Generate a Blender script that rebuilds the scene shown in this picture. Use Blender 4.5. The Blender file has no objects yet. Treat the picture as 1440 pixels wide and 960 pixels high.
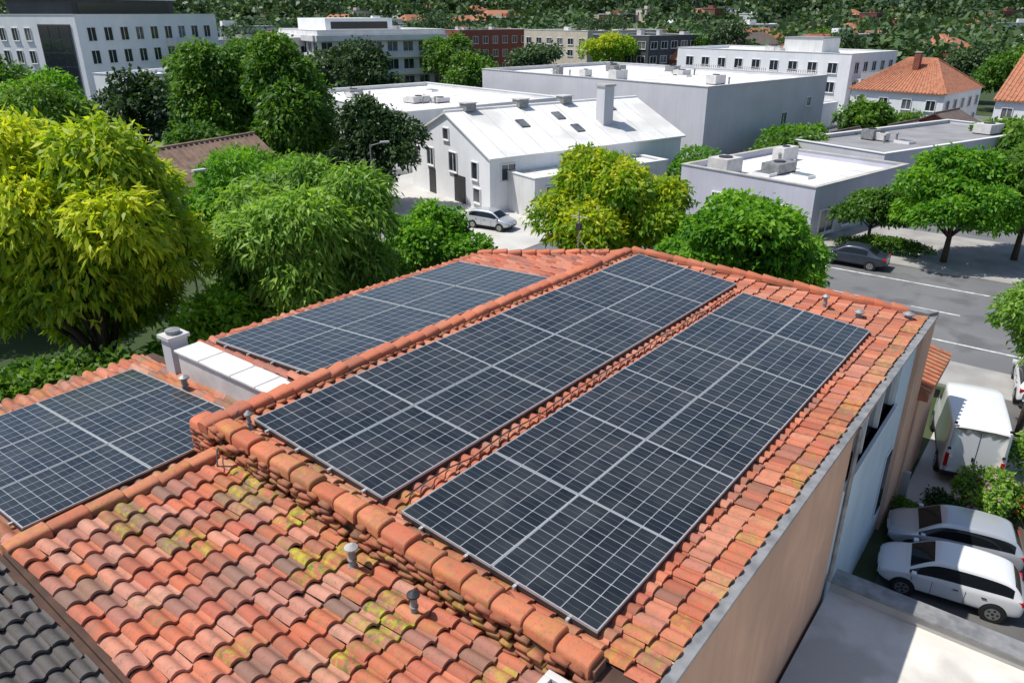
import bpy, math, random
import numpy as np
from mathutils import Vector, Matrix
R=random.Random(7)
S=bpy.context.scene
W=bpy.data.worlds.new("World"); S.world=W; W.use_nodes=True
S.view_settings.view_transform='Standard'; S.view_settings.look='None'; S.view_settings.exposure=0; S.view_settings.gamma=1
# ---------------------------------------------------------------- light
SUN_EL=math.radians(62); SUN_AZ=math.radians(-92)   # clockwise from +Y
nt=W.node_tree; bg=nt.nodes['Background']
sky=nt.nodes.new('ShaderNodeTexSky'); sky.sky_type='NISHITA'; sky.sun_disc=False
sky.sun_elevation=SUN_EL; sky.sun_rotation=SUN_AZ%(2*math.pi)
nt.links.new(sky.outputs[0],bg.inputs[0]); bg.inputs[1].default_value=0.13
sl=bpy.data.lights.new('sun','SUN'); sl.energy=5.0; sl.angle=math.radians(.5); sl.color=(1,.955,.88)
so=bpy.data.objects.new('sun',sl); S.collection.objects.link(so)
sd=Vector((math.sin(SUN_AZ)*math.cos(SUN_EL),math.cos(SUN_AZ)*math.cos(SUN_EL),math.sin(SUN_EL)))
so.rotation_euler=sd.to_track_quat('Z','Y').to_euler(); so.location=(-30,0,60)
# ---------------------------------------------------------------- camera
cam=bpy.data.cameras.new('camera'); cam.lens=26.5; cam.sensor_width=36; cam.clip_end=6000
co=bpy.data.objects.new('camera',cam); S.collection.objects.link(co); S.camera=co
co.location=(0,0,13.5); co.rotation_euler=(math.radians(90-23.5),0,0)
TH=math.radians(-37.38)
def G(w,s):
    c,n=math.cos(TH),math.sin(TH); return (c*w-n*s, n*w+c*s)
# ---------------------------------------------------------------- materials
MC={}
def mat(name,c1,c2=None,rough=.8,metal=0,scale=3,bump=0,bscale=30,det=6,contrast=(.35,.65),spec=.4,c3=None,s3=.6,streak=0):
    if name in MC: return MC[name]
    m=bpy.data.materials.new(name); m.use_nodes=True; t=m.node_tree; b=t.nodes['Principled BSDF']
    b.inputs['Base Color'].default_value=(*c1,1); b.inputs['Roughness'].default_value=rough
    b.inputs['Metallic'].default_value=metal; b.inputs['Specular IOR Level'].default_value=spec
    tc=t.nodes.new('ShaderNodeTexCoord')
    if c2:
        n=t.nodes.new('ShaderNodeTexNoise'); n.inputs['Scale'].default_value=scale; n.inputs['Detail'].default_value=det
        t.links.new(tc.outputs['Object'],n.inputs['Vector'])
        r=t.nodes.new('ShaderNodeValToRGB'); r.color_ramp.elements[0].position=contrast[0]; r.color_ramp.elements[1].position=contrast[1]
        r.color_ramp.elements[0].color=(*c1,1); r.color_ramp.elements[1].color=(*c2,1)
        t.links.new(n.outputs[0],r.inputs[0]); out=r.outputs[0]
        if c3:
            n3=t.nodes.new('ShaderNodeTexNoise'); n3.inputs['Scale'].default_value=s3; n3.inputs['Detail'].default_value=8
            t.links.new(tc.outputs['Object'],n3.inputs['Vector'])
            r3=t.nodes.new('ShaderNodeValToRGB'); r3.color_ramp.elements[0].position=.5; r3.color_ramp.elements[1].position=.62
            t.links.new(n3.outputs[0],r3.inputs[0])
            mx=t.nodes.new('ShaderNodeMixRGB'); t.links.new(r3.outputs[0],mx.inputs[0]); t.links.new(out,mx.inputs[1]); mx.inputs[2].default_value=(*c3,1); out=mx.outputs[0]
        if streak:
            mp=t.nodes.new('ShaderNodeMapping'); mp.inputs['Scale'].default_value=(2.2,2.2,.12); t.links.new(tc.outputs['Object'],mp.inputs[0])
            n4=t.nodes.new('ShaderNodeTexNoise'); n4.inputs['Scale'].default_value=1.5; n4.inputs['Detail'].default_value=6; t.links.new(mp.outputs[0],n4.inputs['Vector'])
            r4=t.nodes.new('ShaderNodeMapRange'); r4.inputs[1].default_value=.5; r4.inputs[2].default_value=.75; r4.inputs[4].default_value=streak; t.links.new(n4.outputs[0],r4.inputs[0])
            mx=t.nodes.new('ShaderNodeMixRGB'); t.links.new(r4.outputs[0],mx.inputs[0]); t.links.new(out,mx.inputs[1]); mx.inputs[2].default_value=(c1[0]*.45,c1[1]*.42,c1[2]*.4,1); out=mx.outputs[0]
        t.links.new(out,b.inputs['Base Color'])
    if bump:
        n2=t.nodes.new('ShaderNodeTexNoise'); n2.inputs['Scale'].default_value=bscale; n2.inputs['Detail'].default_value=5
        t.links.new(tc.outputs['Object'],n2.inputs['Vector'])
        bp=t.nodes.new('ShaderNodeBump'); bp.inputs['Strength'].default_value=bump; bp.inputs['Distance'].default_value=.02
        t.links.new(n2.outputs[0],bp.inputs['Height']); t.links.new(bp.outputs[0],b.inputs['Normal'])
    MC[name]=m; return m
def leafmat(name,dark,mid,light,trans=.4):
    m=bpy.data.materials.new(name); m.use_nodes=True; t=m.node_tree
    for n in list(t.nodes): t.nodes.remove(n)
    o=t.nodes.new('ShaderNodeOutputMaterial'); a=t.nodes.new('ShaderNodeAttribute'); a.attribute_name='rnd'
    r=t.nodes.new('ShaderNodeValToRGB'); e=r.color_ramp.elements; e[0].position=.1; e[0].color=(*dark,1); e[1].position=.85; e[1].color=(*light,1)
    k=e.new(.45); k.color=(*mid,1); t.links.new(a.outputs['Fac'],r.inputs[0])
    d=t.nodes.new('ShaderNodeBsdfPrincipled'); d.inputs['Roughness'].default_value=.5; d.inputs['Specular IOR Level'].default_value=.3
    tr=t.nodes.new('ShaderNodeBsdfTranslucent'); mx=t.nodes.new('ShaderNodeMixShader'); mx.inputs[0].default_value=trans
    t.links.new(r.outputs[0],d.inputs['Base Color'])
    g=t.nodes.new('ShaderNodeMixRGB'); g.blend_type='MULTIPLY'; g.inputs[0].default_value=1; g.inputs[2].default_value=(1.4,1.5,.5,1)
    t.links.new(r.outputs[0],g.inputs[1]); t.links.new(g.outputs[0],tr.inputs[0])
    t.links.new(d.outputs[0],mx.inputs[1]); t.links.new(tr.outputs[0],mx.inputs[2]); t.links.new(mx.outputs[0],o.inputs[0])
    return m
def tilemat(name,cols,mossc=((.42,.36,.03),(.11,.13,.035)),grey=(.17,.12,.09),greyamt=.5):
    m=bpy.data.materials.new(name); m.use_nodes=True; t=m.node_tree; b=t.nodes['Principled BSDF']
    a=t.nodes.new('ShaderNodeAttribute'); a.attribute_name='rnd'
    r=t.nodes.new('ShaderNodeValToRGB'); els=r.color_ramp.elements
    n=len(cols)
    els[0].position=0; els[0].color=(*cols[0],1); els[1].position=1; els[1].color=(*cols[-1],1)
    for i in range(1,n-1):
        k=els.new(i/(n-1)); k.color=(*cols[i],1)
    t.links.new(a.outputs['Fac'],r.inputs[0])
    tc=t.nodes.new('ShaderNodeTexCoord')
    def noise(sc,lo,hi,d=8):
        q=t.nodes.new('ShaderNodeTexNoise'); q.inputs['Scale'].default_value=sc; q.inputs['Detail'].default_value=d; q.inputs['Roughness'].default_value=.65
        t.links.new(tc.outputs['Object'],q.inputs['Vector'])
        mr=t.nodes.new('ShaderNodeMapRange'); mr.inputs[1].default_value=lo; mr.inputs[2].default_value=hi; t.links.new(q.outputs[0],mr.inputs[0]); return mr.outputs[0],q.outputs[0]
    f1,_=noise(4.5,.5,.72); mx=t.nodes.new('ShaderNodeMixRGB'); mm=t.nodes.new('ShaderNodeMath'); mm.operation='MULTIPLY'; mm.inputs[1].default_value=greyamt
    t.links.new(f1,mm.inputs[0]); t.links.new(mm.outputs[0],mx.inputs[0]); t.links.new(r.outputs[0],mx.inputs[1]); mx.inputs[2].default_value=(*grey,1)
    f2,raw=noise(22,.55,.7); mx2=t.nodes.new('ShaderNodeMixRGB'); m2=t.nodes.new('ShaderNodeMath'); m2.operation='MULTIPLY'; m2.inputs[1].default_value=.5
    t.links.new(f2,m2.inputs[0]); t.links.new(m2.outputs[0],mx2.inputs[0]); t.links.new(mx.outputs[0],mx2.inputs[1]); mx2.inputs[2].default_value=(grey[0]*.5,grey[1]*.5,grey[2]*.5,1)
    f5,_=noise(.9,.45,.7); mx5=t.nodes.new('ShaderNodeMixRGB'); m5=t.nodes.new('ShaderNodeMath'); m5.operation='MULTIPLY'; m5.inputs[1].default_value=.35
    t.links.new(f5,m5.inputs[0]); t.links.new(m5.outputs[0],mx5.inputs[0]); t.links.new(mx2.outputs[0],mx5.inputs[1]); mx5.inputs[2].default_value=(grey[0]*1.2,grey[1]*1.1,grey[2],1)
    ms=t.nodes.new('ShaderNodeAttribute'); ms.attribute_name='moss'
    f3,_=noise(9,.44,.54); m3=t.nodes.new('ShaderNodeMath'); m3.operation='MULTIPLY'; t.links.new(ms.outputs['Fac'],m3.inputs[0]); t.links.new(f3,m3.inputs[1])
    f4,_=noise(5,.4,.6); mc=t.nodes.new('ShaderNodeMixRGB'); t.links.new(f4,mc.inputs[0]); mc.inputs[1].default_value=(*mossc[0],1); mc.inputs[2].default_value=(*mossc[1],1)
    mx3=t.nodes.new('ShaderNodeMixRGB'); t.links.new(m3.outputs[0],mx3.inputs[0]); t.links.new(mx5.outputs[0],mx3.inputs[1]); t.links.new(mc.outputs[0],mx3.inputs[2])
    t.links.new(mx3.outputs[0],b.inputs['Base Color']); b.inputs['Roughness'].default_value=.75; b.inputs['Specular IOR Level'].default_value=.35
    bp=t.nodes.new('ShaderNodeBump'); bp.inputs['Strength'].default_value=.5; bp.inputs['Distance'].default_value=.012
    t.links.new(raw,bp.inputs['Height']); t.links.new(bp.outputs[0],b.inputs['Normal'])
    return m
WHITE=mat('white_render',(.76,.77,.79),(.70,.71,.74),scale=.5,rough=.85,bump=.1,streak=.12)
WHITE2=mat('off_white_render',(.68,.68,.68),(.58,.58,.58),scale=.6,rough=.85,streak=.18)
BEIGE=mat('beige_render',(.58,.52,.43),(.5,.44,.36),scale=.6,rough=.85,streak=.18)
GREYW=mat('grey_render',(.56,.56,.59),(.50,.50,.53),scale=.35,rough=.9,streak=.15)
LAV=mat('lavender_grey_render',(.52,.52,.60),(.46,.46,.53),scale=.4,rough=.9,streak=.15)
DARKW=mat('dark_cladding',(.07,.075,.085),(.05,.055,.06),scale=.5)
BRICK=mat('brick_red',(.26,.08,.05),(.18,.06,.045),scale=2)
ROOFW=mat('white_membrane',(.80,.80,.79),(.70,.70,.69),scale=.35,rough=.75,contrast=(.3,.7),c3=(.60,.59,.57),s3=.25)
SEAM=mat('membrane_seam',(.58,.58,.57),(.48,.48,.47),scale=1)
ROOFG=mat('grey_membrane',(.28,.28,.29),(.20,.20,.21),scale=.4,rough=.9)
CONC=mat('concrete',(.45,.44,.42),(.34,.33,.31),scale=1.2,rough=.9,bump=.2)
PAVE=mat('pavement_concrete',(.36,.35,.33),(.27,.26,.25),scale=.8,rough=.9,bump=.2)
LPAVE=mat('pale_concrete',(.55,.54,.51),(.44,.43,.41),scale=.4,rough=.9)
ASPH=mat('asphalt',(.14,.142,.148),(.18,.182,.186),scale=.25,rough=.9,bump=.3,bscale=60,c3=(.115,.115,.12),s3=.5)
ASPH2=mat('lot_asphalt',(.085,.082,.082),(.14,.135,.13),scale=.5,rough=.9,bump=.3,bscale=60)
PAINTW=mat('road_paint',(.75,.75,.73),(.4,.4,.39),scale=4)
GROUND=mat('ground_mix',(.035,.06,.018),(.09,.10,.06),scale=.05,rough=.95,contrast=(.45,.65))
TAN=mat('tan_render',(.72,.43,.29),(.63,.375,.255),scale=.9,rough=.92,bump=.3,bscale=50,c3=(.57,.345,.24),s3=.35,streak=.2)
SHADEW=mat('white_render_shade_tint',(.62,.70,.75),(.55,.63,.68),scale=.8,rough=.85,streak=.15)  # white wall render with the bluish tint of its shade put into the colour
MORTAR=mat('mortar',(.26,.12,.075),(.13,.07,.05),scale=6,rough=.95,bump=.5)
METAL=mat('galvanised_metal',(.33,.33,.33),(.20,.205,.21),scale=4,rough=.55,metal=.3)
ALU=mat('aluminium_frame',(.50,.52,.53),rough=.4,metal=.4)
DMET=mat('dark_metal',(.05,.05,.055),rough=.5,metal=.3)
WMET=mat('white_metal',(.62,.60,.59),(.5,.48,.47),scale=2,rough=.5)
GLASS=mat('window_glass',(.02,.027,.035),rough=.08,spec=.8)
GLASS2=mat('window_glass_blind',(.17,.18,.19),(.07,.075,.08),scale=1.3,rough=.15,spec=.6)
FRAME=mat('window_frame',(.7,.7,.7),rough=.5)
DFRAME=mat('dark_frame',(.08,.08,.09),rough=.5)
BARK=mat('bark',(.09,.065,.045),(.05,.038,.028),scale=8,rough=.95,bump=.6)
RUB=mat('tyre_rubber',(.018,.018,.019),rough=.8)
FARTILE=mat('far_clay_tiles',(.46,.17,.09),(.28,.11,.065),scale=2.2,rough=.85,c3=(.38,.20,.12),s3=4,bump=1,bscale=6)
BROWNR=mat('brown_roof',(.16,.12,.10),(.10,.08,.07),scale=1.5)
UNDER=mat('roof_underlay',(.10,.05,.035),(.06,.035,.025),scale=4)
TILE=tilemat('clay_tiles',[(.32,.085,.05),(.48,.135,.07),(.41,.115,.07),(.54,.175,.095),(.50,.21,.14),(.39,.14,.10),(.25,.10,.07)],greyamt=.45)
TILE2=tilemat('clay_tiles_old',[(.33,.10,.06),(.50,.145,.07),(.43,.12,.075),(.54,.18,.10),(.52,.25,.18),(.38,.15,.11),(.22,.13,.10),(.42,.115,.06)],greyamt=.6)
CAP=tilemat('clay_ridge_tiles',[(.42,.115,.06),(.54,.165,.08),(.48,.135,.07),(.57,.19,.10),(.36,.11,.065)],greyamt=.35)
RUBBLE=tilemat('clay_tile_edges',[(.24,.07,.04),(.38,.11,.06),(.30,.085,.05),(.42,.14,.08),(.16,.07,.05)],greyamt=.5)
DTILE=tilemat('slate_grey_tiles',[(.06,.055,.055),(.10,.09,.09),(.08,.075,.07),(.13,.115,.11)],greyamt=.5,grey=(.05,.045,.04))
# ---------------------------------------------------------------- mesh helpers
def empty(name,loc=(0,0,0),rz=0):
    e=bpy.data.objects.new(name,None); e.location=loc; e.rotation_euler=(0,0,rz); e.empty_display_size=.5
    S.collection.objects.link(e); return e
class MB:
    def __init__(s): s.v=[];s.f=[];s.m=[];s.ms=[]
    def mi(s,m):
        if m not in s.ms: s.ms.append(m)
        return s.ms.index(m)
    def add(s,vs,fs,m):
        o=len(s.v); s.v+=[tuple(p) for p in vs]; k=s.mi(m)
        for f in fs: s.f.append([o+i for i in f]); s.m.append(k)
    def hexa(s,p,m): s.add(p,[(0,3,2,1),(4,5,6,7),(0,1,5,4),(1,2,6,5),(2,3,7,6),(3,0,4,7)],m)
    def box(s,x0,x1,y0,y1,z0,z1,m): s.hexa([(x0,y0,z0),(x1,y0,z0),(x1,y1,z0),(x0,y1,z0),(x0,y0,z1),(x1,y0,z1),(x1,y1,z1),(x0,y1,z1)],m)
    def slab(s,x0,x1,y0,y1,zf,a,b,m):
        P=[(x0,y0),(x1,y0),(x1,y1),(x0,y1)]
        s.hexa([(x,y,zf(x,y)+a) for x,y in P]+[(x,y,zf(x,y)+b) for x,y in P],m)
    def prism(s,poly,z0,z1,m):
        n=len(poly); g=(lambda z,p:z(p[0],p[1]) if callable(z) else z)
        vs=[(p[0],p[1],g(z0,p)) for p in poly]+[(p[0],p[1],g(z1,p)) for p in poly]
        s.add(vs,[list(range(n))[::-1],list(range(n,2*n))]+[(i,(i+1)%n,n+(i+1)%n,n+i) for i in range(n)],m)
    def tube(s,a,b,r0,r1,m,n=8,cap=True):
        a=Vector(a);b=Vector(b);d=(b-a).normalized(); u=d.orthogonal().normalized(); w=d.cross(u)
        vs=[];
        for (c,r) in ((a,r0),(b,r1)):
            for i in range(n):
                t=2*math.pi*i/n; vs.append(c+u*math.cos(t)*r+w*math.sin(t)*r)
        fs=[(i,(i+1)%n,n+(i+1)%n,n+i) for i in range(n)]
        if cap: fs+=[list(range(n))[::-1],list(range(n,2*n))]
        s.add(vs,fs,m)
    def obj(s,name,parent=None,smooth=False,bevel=0):
        me=bpy.data.meshes.new(name); me.from_pydata(s.v,[],s.f)
        for m in s.ms: me.materials.append(m)
        me.polygons.foreach_set('material_index',s.m)
        if smooth: me.polygons.foreach_set('use_smooth',[True]*len(s.f))
        me.update(); o=bpy.data.objects.new(name,me); S.collection.objects.link(o)
        if parent: o.parent=parent
        if bevel:
            b=o.modifiers.new('bevel','BEVEL'); b.width=bevel; b.segments=2
        return o
def npmesh(name,V,F,mats,attrs,parent=None,smooth=False):
    V=np.asarray(V,dtype=np.float32).reshape(-1,3); F=np.asarray(F,dtype=np.int32).reshape(-1,4)
    me=bpy.data.meshes.new(name); me.vertices.add(len(V)); me.vertices.foreach_set('co',V.ravel())
    me.loops.add(F.size); me.loops.foreach_set('vertex_index',F.ravel())
    me.polygons.add(len(F)); me.polygons.foreach_set('loop_start',np.arange(0,F.size,4,dtype=np.int32))
    if smooth: me.polygons.foreach_set('use_smooth',np.ones(len(F),dtype=bool))
    me.update(calc_edges=True)
    for k,a in attrs.items():
        at=me.attributes.new(k,'FLOAT','POINT'); at.data.foreach_set('value',np.asarray(a,dtype=np.float32))
    for m in mats: me.materials.append(m)
    o=bpy.data.objects.new(name,me); S.collection.objects.link(o)
    if parent: o.parent=parent
    return o
# ---------------------------------------------------------------- foliage
def leaves(rng,lobes,n,size,asp=.35,k=4,droop=.5,inner=.25,lumpy=.15):
    L=np.array(lobes); wgt=(L[:,3]*L[:,4]); wgt=wgt/wgt.sum()
    idx=rng.choice(len(L),n,p=wgt); l=L[idx]
    d=rng.normal(size=(n,3)); d/=np.linalg.norm(d,axis=1)[:,None]
    fl=d[:,2]<-.45; d[fl,2]*=-1
    rad=1-np.abs(rng.normal(size=n))*.10; inn=rng.random(n)<inner; rad[inn]=rng.random(inn.sum())**.5
    ph=l[:,0]*3.1+l[:,1]*1.7
    rad=rad*(1+lumpy*np.sin(d[:,0]*6+ph)*np.sin(d[:,1]*7+ph)*np.cos(d[:,2]*6))
    out=rng.random(n)<.06; rad[out]*=1.15
    p=l[:,:3]+d*l[:,3:6]*rad[:,None]
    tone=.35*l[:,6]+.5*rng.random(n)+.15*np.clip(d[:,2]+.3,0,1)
    p=np.repeat(p,k,0); d=np.repeat(d,k,0); tone=np.repeat(tone,k)+rng.normal(size=n*k)*.08
    N=n*k
    t=d*.6+rng.normal(size=(N,3))*.65; t[:,2]-=droop; t/=np.linalg.norm(t,axis=1)[:,None]
    q=d*.5+rng.normal(size=(N,3))*.5; q[:,2]+=.6
    b=np.cross(t,q); b/=(np.linalg.norm(b,axis=1)[:,None]+1e-6)
    ln=(size*(.7+.6*rng.random(N)))[:,None]; wd=ln*asp
    p=p+rng.normal(size=(N,3))*size*.35
    V=np.stack([p,p+t*ln*.45+b*wd*.5,p+t*ln,p+t*ln*.45-b*wd*.5],1)
    V[:,2,2]-=ln[:,0]*.12
    return V.reshape(-1,3),np.repeat(np.clip(tone,0,1),4)
def mklobes(rng,c,r,n,lr=.42,flat=.3):
    out=[]
    for i in range(n):
        d=rng.normal(size=3); d/=np.linalg.norm(d); 
        if d[2]<-flat: d[2]=-d[2]*.6
        f=.45+.3*rng.random(); q=lr*(.7+.5*rng.random())
        out.append((c[0]+d[0]*r[0]*f,c[1]+d[1]*r[1]*f,c[2]+d[2]*r[2]*f,r[0]*q,r[1]*q,r[2]*q*.85,rng.random()))
    out.append((c[0],c[1],c[2],r[0]*.6,r[1]*.6,r[2]*.6,.3))
    return out
def tree(name,x,y,cz,r,n,size,lm,seed,nl=14,asp=.35,k=4,droop=.5,trunk=.22,lr=.42,inner=.25,flat=.75):
    rng=np.random.default_rng(seed); E=empty(name,(x,y,0))
    lob=mklobes(rng,(0,0,cz),r,nl,lr,flat)
    V,a=leaves(rng,lob,n,size,asp,k,droop,inner)
    V[:,2]=np.maximum(V[:,2],.15)
    npmesh('crown',V,np.arange(len(V)).reshape(-1,4),[lm],{'rnd':a},E)
    m=MB(); base=max(.8,cz-r[2]*.75)
    m.tube((0,0,-.1),(.05,.05,base),trunk*1.25,trunk*.85,BARK,10)
    m.tube((.05,.05,base),(0,.1,cz+r[2]*.3),trunk*.85,trunk*.3,BARK,8)
    for q in lob[:9]:
        m1=Vector((q[0]*.45,q[1]*.45,(base+q[2])/2))
        m.tube((.04,.05,base*.9),m1,trunk*.5,trunk*.3,BARK,6); m.tube(m1,(q[0],q[1],q[2]),trunk*.3,trunk*.1,BARK,6)
    m.obj('trunk_and_limbs',E,True); return E
L_YEL=leafmat('leaf_yellow_green',(.08,.19,.018),(.30,.42,.025),(.66,.66,.045),.45)
L_YT=leafmat('leaf_yellow_tip',(.05,.16,.012),(.19,.34,.02),(.58,.56,.035),.45)
L_GRN=leafmat('leaf_fresh_green',(.045,.13,.02),(.16,.31,.045),(.36,.52,.10),.45)
L_BRT=leafmat('leaf_bright_green',(.03,.12,.012),(.10,.27,.02),(.24,.43,.035),.45)
L_MID=leafmat('leaf_mid_green',(.025,.08,.012),(.07,.17,.02),(.16,.28,.035))
L_DRK=leafmat('leaf_dark_green',(.015,.04,.012),(.03,.068,.02),(.065,.12,.035),.25)
L_FAR=leafmat('leaf_far',(.025,.05,.022),(.045,.09,.035),(.095,.16,.06),.2)
tree('golden_leaf_tree',-15.4,26.0,5.6,(4.9,4.7,5.7),14000,.40,L_YEL,1,nl=30,asp=.30,k=6,droop=.7,trunk=.3,lr=.30)
tree('ash_tree',-8.7,31.0,4.1,(4.9,4.5,4.3),12500,.38,L_GRN,2,nl=28,asp=.27,k=6,droop=.85,trunk=.26,lr=.30)
tree('ash_tree',-13.0,37.5,4.0,(3.4,3.2,3.6),5000,.36,L_BRT,22,nl=14,asp=.3,k=5,droop=.6)
tree('linden_tree',-4.0,36.6,2.6,(2.8,2.5,2.5),4600,.26,L_BRT,3,nl=12,asp=.5,k=4)
tree('acacia_tree',4.9,38.5,4.1,(4.5,4.2,3.8),9500,.32,L_YT,4,nl=24,asp=.42,k=5,lr=.31)
tree('maple_tree',10.4,33.2,3.5,(4.5,3.8,3.1),9800,.27,L_BRT,5,nl=26,asp=.55,k=5,lr=.31)
tree('dark_plum_tree',-9.8,56,4.4,(3.4,3.2,3.9),4300,.35,L_DRK,6,nl=14,asp=.5,k=4)
tree('oak_tree',-16.2,59,6.3,(4.7,4.4,5.8),9000,.40,L_MID,7,nl=22,asp=.5,k=4,lr=.34)
tree('oak_tree',-23.5,65,6.3,(4.4,4,5.8),7000,.40,L_MID,8,nl=18,asp=.5,k=4)
tree('hazel_tree',-21.5,54,3.3,(4.0,3.4,3.4),4200,.34,L_MID,9,nl=12,asp=.5,k=4)
tree('hazel_tree',-13.5,47,3.0,(3.0,2.8,2.9),3200,.32,L_MID,23,nl=10,asp=.5,k=4)
tree('hazel_tree',-27,46,4.2,(4.6,4,4.2),4500,.36,L_GRN,24,nl=14,asp=.5,k=4)
tree('hazel_tree',-30,36,4.2,(4.6,4.4,4.2),4200,.36,L_MID,25,nl=14,asp=.5,k=4)
tree('hazel_tree',-23,33,4.0,(4.0,3.8,4.0),4500,.34,L_BRT,26,nl=14,asp=.5,k=4)
tree('hazel_tree',-37,60,4.5,(5,5,4.5),4200,.4,L_MID,27,nl=14,asp=.5,k=4)
tree('oak_tree',-52,76,5.4,(5.5,5,5.4),4200,.42,L_MID,10,nl=14,asp=.5,k=4)
tree('oak_tree',-43,71,4.6,(5,4.5,4.6),4000,.42,L_BRT,28,nl=14,asp=.5,k=4)
tree('young_street_tree',22.3,45.9,2.5,(2.5,2.0,1.5),3200,.24,L_MID,11,nl=11,asp=.5,k=4,trunk=.1)
tree('plane_tree',25.4,42.6,3.8,(4.0,3.2,2.8),7500,.28,L_BRT,12,nl=18,asp=.5,k=4,trunk=.16,lr=.36)
tree('plane_tree',29.8,43.0,4.1,(4.2,3.4,2.9),6800,.28,L_MID,13,nl=18,asp=.5,k=4,trunk=.16,lr=.36)
tree('birch_tree',17.6,22.8,3.9,(1.8,1.7,2.0),4200,.2,L_GRN,14,nl=12,asp=.4,k=4,trunk=.09)
mids=[(-12,150,6,5.5,L_MID),(-28,128,5,5,L_FAR),(-7,140,5,4.5,L_DRK),(18,150,6.5,5,L_YT),(14,118,3.5,3,L_MID),(-62,135,6,6,L_MID),(-48,150,6,6,L_FAR),
 (44,66,2.6,3,L_MID),(38,84,2.5,3.2,L_MID),(-70,100,6,5,L_MID),(-38,80,4,4.5,L_DRK),(-30,100,5,5,L_MID),(75,130,5,5,L_FAR),(60,150,6,6,L_FAR),(34,160,6,6,L_MID),(86,118,6,5,L_MID),
 (-34,88,5,5,L_MID),(-20,112,5,5.5,L_DRK),(-6,122,4.5,4.5,L_MID),(4,132,5,5,L_FAR),(52,140,5,5.5,L_MID),(74,118,5,5.5,L_MID),(84,108,5,5.5,L_MID),(57,69,2.8,2.8,L_BRT),(46,73,2.4,2.6,L_MID),(-84,110,6,6,L_MID),(-40,120,6,6,L_MID),
 (22,195,7,7,L_FAR),(50,190,7,7,L_FAR),(-20,205,7,7,L_FAR),(70,180,6,6,L_MID)]
for i,(x,y,z,r,lm) in enumerate(mids):
    tree('garden_tree',x,y,z,(r,r,r*.95),int(900+r*160),.55,lm,100+i,nl=10,asp=.6,k=3,trunk=.2)
def bush(name,x,y,r,n,size,lm,seed,rz=0,nl=7,flowers=None):
    rng=np.random.default_rng(seed); E=empty(name,(x,y,0),rz)
    lob=mklobes(rng,(0,0,r[2]*.5),r,nl,.5); V,a=leaves(rng,lob,n,size,.5,4,.2,.3)
    V[:,2]=np.maximum(V[:,2],.02)
    npmesh('foliage',V,np.arange(len(V)).reshape(-1,4),[lm],{'rnd':a},E)
    if flowers:
        V,a=leaves(rng,lob,flowers[1],.11,.9,3,0,.0); V[:,2]=np.maximum(V[:,2]*1.03,.05)
        npmesh('blossom',V,np.arange(len(V)).reshape(-1,4),[flowers[0]],{'rnd':a},E)
    m=MB()
    for q in lob[:5]: m.tube((q[0]*.2,q[1]*.2,-.05),(q[0],q[1],q[2]),.03,.012,BARK,5)
    m.obj('stems',E)
RED=leafmat('petal_red',(.35,.02,.02),(.5,.03,.03),(.6,.1,.08)); PNK=leafmat('petal_pink',(.3,.12,.3),(.45,.2,.4),(.6,.4,.55))
bush('flowering_shrub',13.75,18.3,(1.0,.9,1.0),1700,.13,L_GRN,31,flowers=(PNK,90))
bush('red_flower_shrub',15.1,18.2,(.9,.8,.85),1100,.13,L_MID,32,flowers=(RED,170))
bush('dark_shrub',12.35,18.2,(.65,.6,.6),1100,.10,L_DRK,33)
bush('shrub',16.3,19.9,(.8,.7,1.3),1300,.14,L_GRN,34)
bush('shrub',11.5,18.0,(.4,.6,.45),600,.1,L_MID,35)
bush('hedge',22.9,44.3,(3.0,.8,.9),1700,.16,L_MID,36,rz=TH)
bush('hedge',24,67,(6,3.5,3.2),2600,.4,L_MID,37,rz=.6)
bush('hedge',16,60,(4.5,2,2.6),1800,.3,L_BRT,38,rz=2.2)
bush('hedge',33,72,(5,2,2.4),1500,.35,L_MID,39,rz=.6)
bush('hedge',29,80,(7,1.6,2.4),1500,.35,L_BRT,40,rz=.7)
bush('hedge',44,90,(7,1.6,2.4),1300,.35,L_MID,41,rz=.7)
bush('hedge',-15.5,22.0,(4.6,1.5,2.6),3200,.28,L_MID,42,rz=.25,nl=10)
bush('hedge',-10.8,26.2,(3.4,1.5,2.6),2600,.28,L_BRT,43,rz=.9,nl=9)
# ---------------------------------------------------------------- ground
def hill(x,y):
    t=min(1,max(0,(y-330)/520)); t=t*t*(3-2*t)
    return t*(32+9*math.sin(x*.006+1)+6*math.sin(x*.017))
m=MB(); NX,NY=70,80
xs=[-1500+3000*i/NX for i in range(NX+1)]; ys=[-200+2200*j/NY for j in range(NY+1)]
vs=[(x,y,hill(x,y)) for y in ys for x in xs]
fs=[(j*(NX+1)+i,j*(NX+1)+i+1,(j+1)*(NX+1)+i+1,(j+1)*(NX+1)+i) for j in range(NY) for i in range(NX)]
m.add(vs,fs,GROUND); m.obj('ground')
def sheet(name,w0,w1,s0,s1,z0,z1,mt,parent=None):
    m=MB(); m.box(w0,w1,s0,s1,z0,z1,mt); o=m.obj(name,parent)
    if not parent: o.rotation_euler=(0,0,TH)
    return o
sheet('road',-130,130,34,47,-.2,.012,ASPH)
sheet('side_street',-62,-50,47.01,150,-.2,.011,ASPH)
sheet('parking_lot',-1.9,40,12,31.4,-.2,.008,ASPH2)
sheet('pavement',-50,60,31.41,33.99,-.2,.13,PAVE)
sheet('pavement',-26.9,60,47.01,48.6,-.2,.13,PAVE)
sheet('forecourt',-49.8,-27,34.6,56,-.1,.02,LPAVE)
sheet('paved_plaza',-14,60,48.61,56,-.2,.09,PAVE)
sheet('asphalt_yard',-48,60,56.01,130,-.2,.006,ASPH)
sheet('garden_path',-2.2,1.8,22.3,27.5,-.1,.04,LPAVE)
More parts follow.
